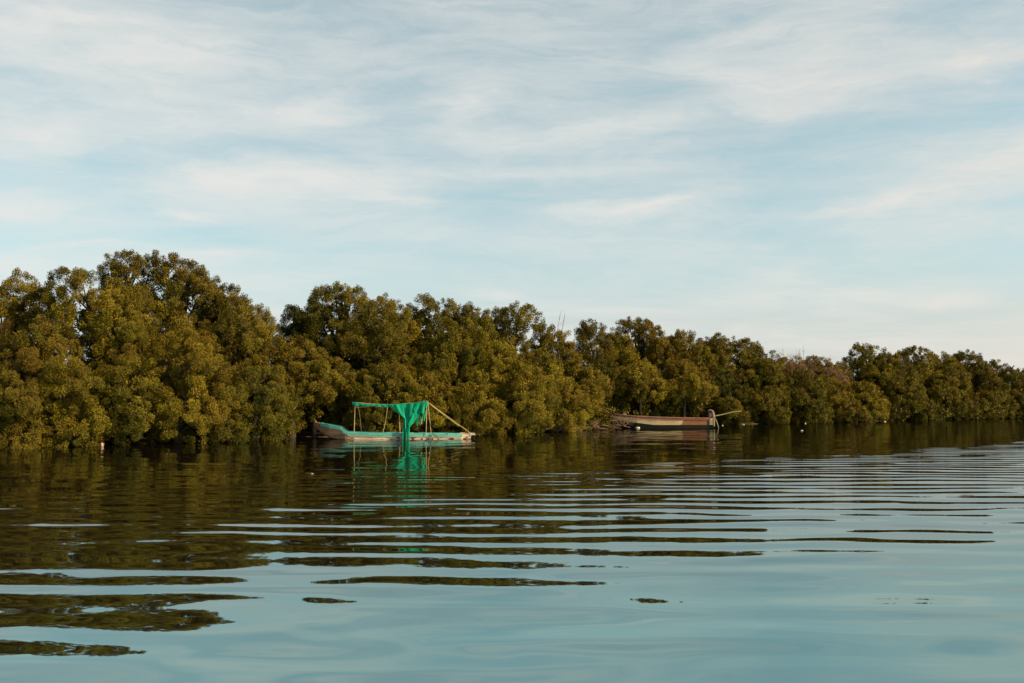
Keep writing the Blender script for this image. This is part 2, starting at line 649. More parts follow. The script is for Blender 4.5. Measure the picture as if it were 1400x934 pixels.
def leaf_mesh(name, V, T, U):
    n = len(V)
    me = bpy.data.meshes.new(name)
    me.vertices.add(n * 4)
    me.vertices.foreach_set('co', V.reshape(-1).astype(np.float32))
    me.loops.add(n * 4)
    me.loops.foreach_set('vertex_index', np.arange(n * 4, dtype=np.int32))
    me.polygons.add(n)
    me.polygons.foreach_set('loop_start', np.arange(0, n * 4, 4, dtype=np.int32))
    me.update(calc_edges=True)
    for k, arr in (('tone', T), ('rust', U)):
        a = me.attributes.new(k, 'FLOAT', 'FACE')
        a.data.foreach_set('value', arr.astype(np.float32))
    me.materials.append(LEAF)
    return me


N_LEAVES = [0]


def tree(px, top, hw, off, label, tone=0.45, rust=0.08, z0=0.0, size=0.8, airy=0.0, name='mangrove_tree',
         group='mangrove trees along the bank', seed=None, deep=1.0, cat='tree'):
    s = shore_depth(px)
    Rx = hw / F * s
    Y = s + Rx * 0.85 * deep + off
    Rx = hw / F * Y * (1.28 if off > 4.5 else 1.1)
    Ry = Rx * deep * 0.95
    b = at(px, YH, Y)
    H = at(px, top, Y).z
    rng = np.random.default_rng(int(px * 7 + top * 13 + off * 3) % 100000 if seed is None else seed)
    base_z = 0.25 if off > 1 else 0.0
    root = empty(name, (b.x, Y, base_z))
    H -= base_z
    z0 = (z0 - base_z) if off > 1 or z0 > 1 else -0.45
    leaf = 0.068 * (max(Y, 40) / 45.0) ** 0.75
    tone = tone + 0.03 + rng.normal(0, 0.06)
    rust = max(0.0, rust * 1.3 + rng.normal(0, 0.05))
    C, Rad, n_out, BD = dome_lobes(rng, Rx, Ry, z0, H, size)
    tuft = 0.225 * (max(Y, 40) / 45.0) ** 0.35
    V, T, U = crown_arrays(rng, C, Rad, leaf, tone, rust, 1.0, tuft, airy, n_out, BD)
    N_LEAVES[0] += len(V)
    cr = bpy.data.objects.new('crown', leaf_mesh('crown', V, T, U))
    COL.objects.link(cr)
    cr.parent = root
    # stems and limbs, one mesh
    mb = MB()
    k = 2 if Rx > 1.5 else 1
    for j in range(k):
        a = rng.uniform(0, 6.28)
        x0, y0 = 0.12 * j * math.cos(a), 0.12 * j * math.sin(a)
        lean = rng.normal(0, 0.22, 2) * Rx
        top_p = Vector((x0 + lean[0], y0 + lean[1], max(0.6, H * 0.72)))
        pts = [Vector((x0, y0, -0.35)), Vector((x0 + lean[0] * .2, y0 + lean[1] * .2, H * 0.2)),
               Vector((x0 + lean[0] * .65 + rng.normal(0, .1), y0 + lean[1] * .65, H * 0.45)), top_p]
        r0 = 0.05 + 0.022 * H
        mb.tube(pts, [r0 * 1.25, r0, r0 * 0.75, r0 * 0.35], 7)
        for i in rng.permutation(n_out)[:9]:
            q = Vector(C[i])
            h = min(0.9, max(0.12, (q.z / max(H, .1)) * 0.7))
            st = pts[1].lerp(pts[3], h) if h > .2 else pts[0].lerp(pts[1], h * 5)
            mid = st.lerp(q, 0.5) + Vector((rng.normal(0, .12), rng.normal(0, .12), 0.15))
            mb.tube([st, mid, q], [r0 * 0.42, r0 * 0.28, r0 * 0.10], 5)
    mb.build('trunk', BARK, root, smooth=True)
    tag(root, label, cat, group)
    return root


TREES = [
    # px, top, half width, offset, tone, rust, z0, size, airy, label
    # ---- back row, the skyline from the near end to the far end
    (4, 377, 48, 6.5, .50, .20, 1.6, .85, 0, 'rust-tinged crown on the skyline cut by the edge of the picture'),
    (171, 341, 33, 8.5, .36, .16, 3.0, .70, .12, 'tallest crown of all, small dark and loose, rising behind the broad bright dome'),
    (238, 345, 44, 8.0, .38, .18, 3.0, .80, .08, 'tall dark crown, second highest, just past the tallest one'),
    (296, 376, 38, 7.0, .40, .14, 2.5, .75, .12, 'loose dark crown sloping down from the two highest peaks'),
    (342, 409, 30, 6.0, .44, .12, 2.0, .75, 0, 'rounded skyline crown beside the notch before the dark small one'),
    (410, 413, 21, 8.0, .24, .05, 2.5, .65, .12, 'small blackish green crown in the skyline notch up from the teal boat bow'),
    (459, 387, 50, 7.0, .46, .08, 2.0, .85, 0, 'high double-topped crown on the skyline above the bow of the teal boat'),
    (527, 405, 38, 6.0, .45, .10, 2.0, .75, 0, 'skyline crown straight above the middle of the teal boat'),
    (592, 408, 46, 6.0, .42, .08, 2.0, .80, 0, 'wide flat-topped skyline crown above the torn green net'),
    (652, 418, 23, 6.5, .42, .06, 2.0, .60, .06, 'narrow knob of a crown on the skyline above the stern of the teal boat'),
    (691, 416, 31, 6.0, .50, .06, 2.0, .70, 0, 'upright crown with a pointed shoulder, last high one before the skyline drops'),
    (751, 448, 27, 6.0, .44, .14, 1.5, .58, .15, 'ragged crown with two bare twigs sticking out above it'),
    (806, 440, 25, 7.0, .42, .20, 1.5, .52, .28, 'free-standing thin round crown with sky on both of its sides'),
    (846, 457, 20, 7.0, .36, .12, 1.5, .50, .12, 'small dark round crown at the foot of the taller one above the red boat'),
    (880, 434, 33, 7.5, .42, .26, 1.5, .70, .08, 'tall stepped crown above the middle of the red boat'),
    (932, 453, 36, 6.5, .40, .24, 1.5, .70, 0, 'brown-tinged crown above the stern of the red boat'),
    (975, 463, 17, 7.0, .26, .08, 1.5, .50, .10, 'slim dark crown beside the narrow skyline notch beyond the red boat'),
    (1022, 460, 43, 6.0, .44, .12, 1.5, .80, 0, 'domed crown with bushy top, first beyond the notch past the red boat'),
    (1076, 489, 30, 5.0, .42, .40, 1.0, .65, .10, 'low reddish crown behind the pinkish bare shrub'),
    (1124, 488, 36, 6.0, .46, .28, 1.0, .65, 0, 'low rusty crown between the two pinkish bare shrubs'),
    (1191, 470, 38, 6.0, .50, .05, 1.0, .85, 0, 'smooth green dome on the skyline just past the pinkish bare shrubs'),
    (1262, 473, 47, 6.0, .46, .08, 1.0, .90, 0, 'broad two-humped crown on the far skyline, past the smooth green dome'),
    (1316, 480, 34, 6.0, .42, .16, 1.0, .80, 0, 'far skyline crown with an orange-tinged shoulder'),
    (1358, 494, 32, 6.0, .42, .12, 1.0, .80, 0, 'far skyline crown on the downward slope below the perched bird'),
    (1396, 505, 34, 5.5, .44, .14, 1.0, .80, 0, 'farthest skyline crown, cut by the edge of the picture'),
    # ---- middle row
    (126, 369, 90, 2.2, .62, .05, 0.6, .95, 0, 'broad bright yellow-green dome, the largest tree of the bank'),
    (42, 432, 46, 1.6, .46, .24, 0.6, .85, 0, 'brownish bulging tree below the skyline at the near end of the bank'),
    (218, 398, 52, 3.0, .52, .12, 0.6, .85, 0, 'olive tree leaning against the flank of the broad bright dome'),
    (318, 430, 56, 2.5, .46, .16, 0.6, .85, 0, 'wide olive tree under the sloping skyline, its top lit and its foot dark'),
    (398, 458, 44, 2.5, .46, .14, 0.6, .80, 0, 'tree below the small blackish crown, up the bank from the teal bow'),
    (506, 424, 58, 2.5, .46, .12, 0.6, .90, 0, 'large rounded tree behind the front end of the green net'),
    (612, 440, 54, 2.5, .44, .08, 0.6, .85, 0, 'large tree behind the stern half of the teal boat'),
    (668, 460, 44, 2.0, .50, .05, 0.6, .80, 0, 'fresh green tree up the bank from the teal stern'),
    (735, 478, 42, 2.0, .54, .08, 0.6, .75, 0, 'bright olive tree below the ragged crown with bare twigs'),
    (786, 490, 36, 2.0, .48, .18, 0.6, .65, 0, 'low olive tree under the free-standing thin crown'),
    (866, 478, 46, 3.0, .52, .06, 0.8, .75, 0, 'green tree behind the bow half of the red boat, under the stepped crown'),
    (926, 492, 36, 2.5, .44, .18, 0.8, .65, 0, 'dull olive tree behind the stern half of the red boat'),
    (984, 506, 26, 2.5, .28, .06, 0.8, .60, 0, 'dark narrow tree in the gap beyond the outboard motor'),
    (1040, 492, 38, 2.5, .40, .10, 0.6, .70, 0, 'mid-height tree under the domed crown past the notch'),
    (1112, 514, 38, 2.0, .46, .22, 0.4, .70, 0, 'yellowish tree at the foot of the pinkish bare shrubs'),
    (1216, 496, 42, 2.0, .42, .10, 0.3, .85, 0, 'dense tree between the smooth green dome and the water'),
    (1286, 502, 42, 2.0, .42, .14, 0.3, .85, 0, 'dense tree under the broad two-humped far crown'),
    (1348, 514, 36, 2.0, .42, .14, 0.3, .85, 0, 'dense tree under the downward slope of the far skyline'),
    # ---- front row, hanging over the water
    (6, 512, 42, -0.9, .42, .14, 0.0, .65, 0, 'waterside tree cut by the edge of the picture at the near end'),
    (92, 492, 38, -0.8, .44, .10, 0.0, .62, 0, 'waterside tree next to the pale floating jug'),
    (168, 486, 44, -0.7, .42, .08, 0.3, .70, 0, 'waterside tree hanging over the pale floating jug'),
    (244, 456, 46, -0.7, .44, .20, 0.3, .78, 0, 'tall rusty waterside tree below the second highest crown'),
    (296, 520, 34, -0.7, .34, .14, 0.1, .62, 0, 'dark short waterside tree with a few branches dipping in the water'),
    (350, 498, 48, -0.6, .42, .12, 0.4, .75, 0, 'waterside tree above the two white floating bottles'),
    (430, 488, 48, 1.3, .46, .16, 1.35, .75, 0, 'waterside tree hanging over the bow of the teal boat above a dark hollow'),
    (506, 500, 40, 0.4, .42, .10, 0.3, .70, 0, 'waterside tree behind the poles at the bow end of the green net'),
    (572, 498, 42, 0.4, .46, .12, 0.3, .70, 0, 'waterside tree right behind the hanging part of the green net'),
    (644, 522, 38, -0.5, .46, .16, 0.0, .62, 0, 'round waterside bush of a tree beside the stern of the teal boat'),
    (706, 496, 44, -0.7, .52, .06, 0.0, .70, 0, 'bright green waterside tree halfway between the two boats'),
    (764, 516, 36, -0.3, .50, .12, 0.0, .60, 0, 'waterside tree above the driftwood tangle'),
    (802, 520, 18, 4.5, .48, .14, 0.2, .52, 0, 'small waterside tree beside the bow of the red boat'),
    (874, 506, 36, 1.6, .50, .08, 2.3, .62, 0, 'waterside tree hanging over the bow half of the red boat'),
    (934, 506, 36, 1.2, .54, .18, 1.9, .62, 0, 'golden waterside tree hanging over the stern half of the red boat'),
    (1000, 547, 18, -0.6, .42, .10, 0.0, .42, 0, 'small low waterside shrub behind the pole of the outboard motor'),
    (1040, 530, 30, 0.8, .36, .08, 0.9, .62, 0, 'waterside tree over the dark hollow past the outboard motor'),
    (1088, 506, 42, -0.8, .44, .08, 0.2, .75, 0, 'big round waterside tree below the first pinkish bare shrub'),
    (1146, 534, 30, -0.7, .42, .20, 0.1, .62, 0, 'low waterside tree below the second pinkish bare shrub'),
    (1180, 520, 26, -0.6, .50, .06, 0.1, .60, 0, 'bright low waterside tree below the smooth green dome'),
    (1234, 520, 36, -0.5, .40, .12, 0.3, .75, 0, 'dark far waterside tree after the bright low one'),
    (1284, 526, 34, -0.5, .42, .14, 0.0, .75, 0, 'far waterside tree below the broad two-humped crown'),
    (1334, 532, 34, -0.5, .42, .18, 0.0, .75, 0, 'far waterside tree second from the last at the water'),
    (1384, 536, 34, -0.5, .44, .12, 0.0, .75, 0, 'last far waterside tree at the edge of the picture'),
]
for (px, top, hw, off, tone, rust, z0, size, airy, label) in TREES:
    tree(px, top, hw, off, label, tone, rust, z0, size, airy)
open("/tmp/leaves.txt","w").write(str(N_LEAVES[0]))


def undergrowth():
    rng = np.random.default_rng(77)
    Vs, Ts, Us = [], [], []
    for row, (off, hgt, step) in enumerate(((3.4, 1.3, 26), (6.0, 2.3, 24), (9.5, 2.6, 26))):
        for px in np.arange(-40, 1450, step * 0.5):
            Y = shore_depth(px) + off + rng.normal(0, .3)
            p = at(px + rng.normal(0, 5), YH, Y)
            k = Y / 50.0
            n = int(3 + hgt)
            if row == 0 and (385 < px < 445 or 970 < px < 1045 or 785 < px < 960):
                continue
            C = np.stack([p.x + rng.normal(0, .5 * k, n), Y + rng.normal(0, .3, n), rng.uniform(0.2, hgt, n)], 1)
            Rd = rng.uniform(0.45, 0.7, n) * k ** .6
            V, T, U = crown_arrays(rng, C, Rd, 0.17 * k ** .75, .36, .12, 1.0, 0.34 * k ** .35)
            Vs.append(V); Ts.append(T); Us.append(U)
    V, T, U = np.concatenate(Vs), np.concatenate(Ts), np.concatenate(Us)
    N_LEAVES[0] += len(V)
    o = bpy.data.objects.new('undergrowth', leaf_mesh('undergrowth', V, T, U))
    COL.objects.link(o)
    tag(o, kind='stuff')


undergrowth()
open("/tmp/leaves.txt","w").write(str(N_LEAVES[0]))


def twigs(mb, rng, p, d, length, r, level, spread=0.45):
    """recursive bare branch"""
    p, d = Vector(p), Vector(d).normalized()
    pts, q, dd = [p.copy()], p.copy(), d.copy()
    n = 4
    for i in range(n):
        dd = (dd + Vector(rng.normal(0, 0.13, 3))).normalized()
        q = q + dd * (length / n)
        pts.append(q.copy())
    mb.tube(pts, list(np.linspace(r, r * 0.45, n + 1)), 4 if level < 2 else 6, cap=False)
    if level <= 0:
        return
    for i in range(int(rng.integers(3, 6))):
        k = int(rng.integers(1, n + 1))
        nd = (dd + Vector(rng.normal(0, spread, 3))).normalized()
        twigs(mb, rng, pts[k], nd, length * rng.uniform(0.5, 0.8), r * 0.55, level - 1, spread)


def bare_shrub(px, py_base, py_top, off, label, seed, n=9, name='bare_shrub'):
    rng = np.random.default_rng(seed)
    Y = shore_depth(px) + off
    base, top = at(px, py_base, Y), at(px, py_top, Y)
    h = top.z - base.z
    root = empty(name, (base.x, Y, 0.3))
    mb = MB()
    for i in range(n):
        d = Vector((rng.normal(0, 0.5), rng.normal(0, 0.35), 1.0))
        twigs(mb, rng, (rng.normal(0, 0.5), rng.normal(0, 0.3), base.z - 0.3), d, h * 0.55, 0.035, 3, 0.34)
    mb.tube([(0, 0, -0.5), (0.1, 0, base.z * 0.5), (0, 0, base.z + 0.1)], [0.1, 0.08, 0.05], 6)
    mb.build('branches', DEADWOOD, root)
    tag(root, label, 'shrub', 'bare shrubs')


bare_shrub(1088, 520, 480, 2.2, 'pinkish leafless shrub on the skyline, the bigger one, past the domed crown', 3, 8)
bare_shrub(1146, 526, 494, 2.0, 'pinkish leafless shrub in front of low rusty crowns, beside the smooth green dome', 8, 7)


def bare_sapling():
    rng = np.random.default_rng(21)
    Y = shore_depth(765) + 8
    b = at(764, 470, Y)
    root = empty('dead_sapling', (b.x, Y, 0.3))
    mb = MB()
    for px0, px1, py1 in ((762, 766, 428), (768, 772, 430)):
        a, e = at(px0, 470, Y), at(px1, py1, Y)
        a, e = a - Vector(root.location), e - Vector(root.location)
        m1 = a.lerp(e, 0.45) + Vector((-0.08, 0, 0))
        mb.tube([Vector((0, 0, 0)), a, m1, e], [0.06, 0.030, 0.018, 0.007], 5)
        for k in range(3):
            s0 = a.lerp(e, 0.40 + 0.18 * k)
            d = Vector((rng.normal(0.15, 0.2), rng.normal(0, .2), 1))
            twigs(mb, rng, s0, d, 0.75, 0.009, 0, 0.2)
    mb.build('stem', DEADWOOD, root)
    tag(root, 'thin grey leafless sapling, its two bare twigs poking into the sky above the ragged crown', 'sapling')


bare_sapling()

# ------------------------------------------------------------------ teal boat with the net
WOOD_BROWN = worn('weathered_planks', (0.16, 0.105, 0.075), (0.075, 0.048, 0.034), 3.0, (0.7, 1, 6), 0.85, 0.15, 0.3, .35, .65, (0.26, 0.19, 0.15))
TEAL = worn('teal_paint', (0.035, 0.20, 0.19), (0.08, 0.26, 0.245), 4.0, (0.6, 1, 3), 0.6, 0.3, 0.1, .4, .7, (0.16, 0.24, 0.22))
POLE = worn('bamboo_pole', (0.32, 0.24, 0.12), (0.22, 0.165, 0.09), 6.0, (1, 1, 0.4), 0.7, 0.2)
ROPE = worn('rope_fibre', (0.36, 0.28, 0.13), (0.25, 0.19, 0.10), 9.0, (1, 1, 1), 0.9, 0.1)
DECK = worn('grey_deck_boards', (0.30, 0.27, 0.23), (0.17, 0.14, 0.12), 3.0, (0.6, 5, 1), 0.85, 0.15)


def hull_white_mat():
    m, N, out = new_mat('pink_white_hull_paint')
    oc = obj_coord(N)
    x, y, z = N.sep(oc)
    n = N.noise(N.vm('MULTIPLY', oc, (0.8, 1, 5)), 2.5, 6, 0.65)[0]
    n2 = N.noise(N.vm('MULTIPLY', oc, (1.4, 1, 2.0)), 2.2, 4, 0.6)[0]
    col = N.mix(N.ramp(n, .42, .68), (0.34, 0.25, 0.20, 1), (0.44, 0.38, 0.30, 1))
    # dark red blotches along the water line
    stain = N.mul(N.ramp(n2, .50, .58), N.ramp(z, 0.10, 0.16, 1, 0), N.ramp(x, -1.6, -0.6))
    col = N.mix(stain, col, (0.10, 0.022, 0.014, 1))
    # bare brown planking at the bow, its border runs down aft
    edge = N.add(x, N.mul(z, 1.6), N.mul(N.m('SUBTRACT', n, 0.5), 1.2))
    bow = N.ramp(edge, -2.25, -2.0, 1, 0)
    plank = N.mix(N.ramp(N.noise(N.vm('MULTIPLY', oc, (0.8, 1, 8)), 2.0, 5, 0.6)[0], .35, .7), (0.25, 0.135, 0.085, 1), (0.085, 0.045, 0.03, 1))
    col = N.mix(bow, col, plank)
    line = N.m('ABSOLUTE', N.add(edge, 2.05))
    col = N.mix(N.ramp(line, 0.04, 0.10, 0.85, 0.0), col, (0.06, 0.03, 0.025, 1))
    principled(N, out, col, 0.7, 0.25)
    return m


def loft_hull(st, thick=0.05):
    """st: (x, half beam at gunwale, gunwale z, half beam at chine, chine z, keel z) -> outer and inner skin, rim; local space"""
    mb = MB()
    rows_o, rows_i = [], []
    for (x, bg, zg, bc, zc, zk) in st:
        o = [(x, -bg, zg), (x, -(bg * .6 + bc * .4), zg * .55 + zc * .45), (x, -bc, zc), (x, 0, zk), (x, bc, zc), (x, (bg * .6 + bc * .4), zg * .55 + zc * .45), (x, bg, zg)]
        rows_o.append(o)
        gi, ci = max(0.01, bg - thick), max(0.005, bc - thick)
        rows_i.append([(x, -gi, zg), (x, -(gi * .6 + ci * .4), zg * .55 + zc * .45 + .01), (x, -ci, zc + .05), (x, 0, zk + .07), (x, ci, zc + .05), (x, (gi * .6 + ci * .4), zg * .55 + zc * .45 + .01), (x, gi, zg)])
    mb.quad_grid(rows_o)
    mb.quad_grid([r[::-1] for r in rows_i])
    for side in (0, 6):
        mb.quad_grid([[a[side], b[side]] for a, b in zip(rows_o, rows_i)] if side == 0 else [[b[side], a[side]] for a, b in zip(rows_o, rows_i)])
    mb.poly(rows_o[-1])
    mb.poly(rows_i[-1][::-1])
    mb.poly(rows_o[0][::-1])
    return mb


def strip_along(st, ys, z_lo, z_hi, out, mat, name, parent, x0=-99, x1=99, smooth=False):
    """a plank that runs along one side of a hull: st rows, ys = -1 near side / +1 far side"""
    rows = []
    for (x, bg, zg, *_r) in st:
        if x < x0 - 1e-6 or x > x1 + 1e-6:
            continue
        yo, yi = ys * (bg + out), ys * (bg - 0.065)
        rows.append([(x, yo, zg + z_lo), (x, yo, zg + z_hi), (x, yi, zg + z_hi), (x, yi, zg + z_lo)])
    mb = MB()
    mb.quad_grid(rows, close_v=True)
    mb.poly(rows[0][::-1])
    mb.poly(rows[-1])
    return mb.build(name, mat, parent, bevel=0.008)


def interp_st(keys, xs):
    K = np.array(keys, float)
    K[:, 3] = np.where(K[:, 0] > -2.6, K[:, 1] - 0.03, K[:, 3])   # upright sides aft of the bow
    return [tuple([x] + [float(np.interp(x, K[:, 0], K[:, j])) for j in range(1, K.shape[1])]) for x in xs]


def teal_boat():
    Y = 50.4
    c = at(542, YH, Y)
    root = empty('wooden_boat', (c.x, Y, 0.0), R(5))
    keys = [  # x, bg, zg, bc, zc, zk
        (-3.97, 0.08, 0.84, 0.03, 0.68, 0.60), (-3.75, 0.26, 0.80, 0.12, 0.46, 0.36), (-3.3, 0.46, 0.72, 0.30, 0.14, 0.04),
        (-2.75, 0.58, 0.62, 0.42, -0.06, -0.14), (-2.5, 0.61, 0.42, 0.45, -0.08, -0.15), (-2.38, 0.62, 0.37, 0.46, -0.08, -0.15),
        (-1.0, 0.66, 0.315, 0.50, -0.10, -0.17), (1.0, 0.64, 0.285, 0.48, -0.10, -0.16), (2.6, 0.55, 0.27, 0.40, -0.06, -0.12),
        (3.3, 0.46, 0.25, 0.32, -0.01, -0.06), (3.75, 0.40, 0.22, 0.26, 0.04, 0.0)]
    xs = sorted(set(list(np.linspace(-3.97, 3.75, 40)) + [k[0] for k in keys]))
    st = interp_st(keys, xs)
    loft_hull(st).build('hull', hull_white_mat(), root, smooth=False)
    strip_along(st, -1, -0.145, 0.022, 0.028, TEAL, 'gunwale', root, -3.75, 3.3)
    strip_along(st, 1, -0.10, 0.022, 0.028, TEAL, 'gunwale', root, -3.75, 3.3)
    # pale rubbing strip under the teal gunwale
    RUB = worn('cream_rubbing_strip', (0.42, 0.38, 0.30), (0.30, 0.24, 0.19), 5.0, (0.6, 1, 3), 0.7, 0.2)
    strip_along(st, -1, -0.178, -0.148, 0.018, RUB, 'rubbing_strip', root, -2.38, 3.3)
    # thwarts and foredeck
    mb = MB()
    rows = []
    for (x, bg, zg, *_r) in st:
        if -3.8 <= x <= -2.7:
            rows.append([(x, -bg + .07, zg - .035), (x, 0, zg - .005), (x, bg - .07, zg - .035)])
    mb.quad_grid(rows)
    mb.build('foredeck', TEAL, root)
    for x in (-1.9, -0.2, 1.55, 2.55):
        b = float(np.interp(x, [s[0] for s in st], [s[1] for s in st]))
        z = float(np.interp(x, [s[0] for s in st], [s[2] for s in st]))
        mb = MB()
        mb.box((x, 0, z - 0.04), (0.22, 2 * b - 0.15, 0.035))
        mb.build('thwart', DECK, root, bevel=0.006)
    # stern boards that stick out past the hull
    mb = MB()
    mb.box((3.52, -0.20, 0.235), (0.9, 0.30, 0.05), R(2), tilt=R(3))
    mb.box((3.60, 0.14, 0.275), (0.75, 0.26, 0.05), R(-3), tilt=R(2))
    mb.box((3.72, -0.02, 0.20), (0.10, 0.80, 0.12))
    mb.build('stern_board', DECK, root, bevel=0.008)
    # bow post
    mb = MB()
    mb.tube([(-3.50, 0, 0.20), (-3.86, 0, 0.52), (-4.05, 0, 0.92)], [0.05, 0.055, 0.05], 8)
    mb.build('bow_post', WOOD_BROWN, root, smooth=True)
    # mooring line hanging from the gunwale, dark loop at the stern quarter
    mb = MB()
    mb.tube([(1.80, -0.68, 0.30), (1.95, -0.70, 0.22), (2.08, -0.70, 0.10), (2.16, -0.70, -0.05)], 0.028, 6)
    mb.build('mooring_line', worn('dark_rope', (0.05, 0.042, 0.032), (0.09, 0.075, 0.055), 9.0), root, smooth=True)
    # canopy poles: foot and head in pixels, side of the boat
    def pole(px0, py0, px1, py1, yoff, r=0.017, mat=POLE, bow=0.0, name='canopy_pole'):
        a, e = at(px0, py0, Y + yoff), at(px1, py1, Y + yoff)
        M = root.matrix_basis.inverted()
        a, e = M @ a, M @ e
        if name == 'canopy_pole':
            a.z = min(a.z, 0.22)
        pts = [a.lerp(e, t) + Vector((bow * math.sin(math.pi * t), 0, 0)) for t in np.linspace(0, 1, 7)]
        mb = MB()
        mb.tube(pts, r, 7)
        mb.build(name, mat, root, smooth=True)
    root.matrix_basis  # location already set
    pole(484, 588, 485.5, 550, -0.52)
    pole(494, 588, 489, 553, 0.52, bow=0.04)
    pole(522.5, 590, 530, 552, -0.55, bow=0.05)
    pole(547, 588, 545, 553, 0.55, 0.018)
    pole(582.5, 592, 583.5, 548, -0.55)
    pole(589.5, 590, 585, 551, 0.50)
    pole(585, 550, 628, 583, -0.50, 0.011, ROPE, -0.03, 'stay_rope')
    pole(586, 551, 645, 593.5, 0.30, 0.014, ROPE, 0.0, 'stay_rope')
    pole(485, 557, 505, 556, -0.50, 0.016, POLE, 0, 'cross_rail')
    # long ridge rails that carry the net
    for yo, a, m_, e in ((-0.52, (482, 550), (532, 553.5), (585, 549)), (0.52, (483, 551.5), (532, 555.5), (586, 551))):
        M = root.matrix_basis.inverted()
        P = [M @ at(q[0], q[1], Y + yo) for q in (a, m_, e)]
        mb = MB()
        mb.tube([P[0], P[0].lerp(P[1], .5) + Vector((0, 0, -.015)), P[1], P[1].lerp(P[2], .5) + Vector((0, 0, -.012)), P[2]], 0.017, 6)
        mb.build('roof_rail', POLE, root, smooth=True)
    tag(root, 'long low teal and white boat with raised brown bow and pole canopy frame', 'boat', 'wooden boats moored by the bank')
    return root, Y


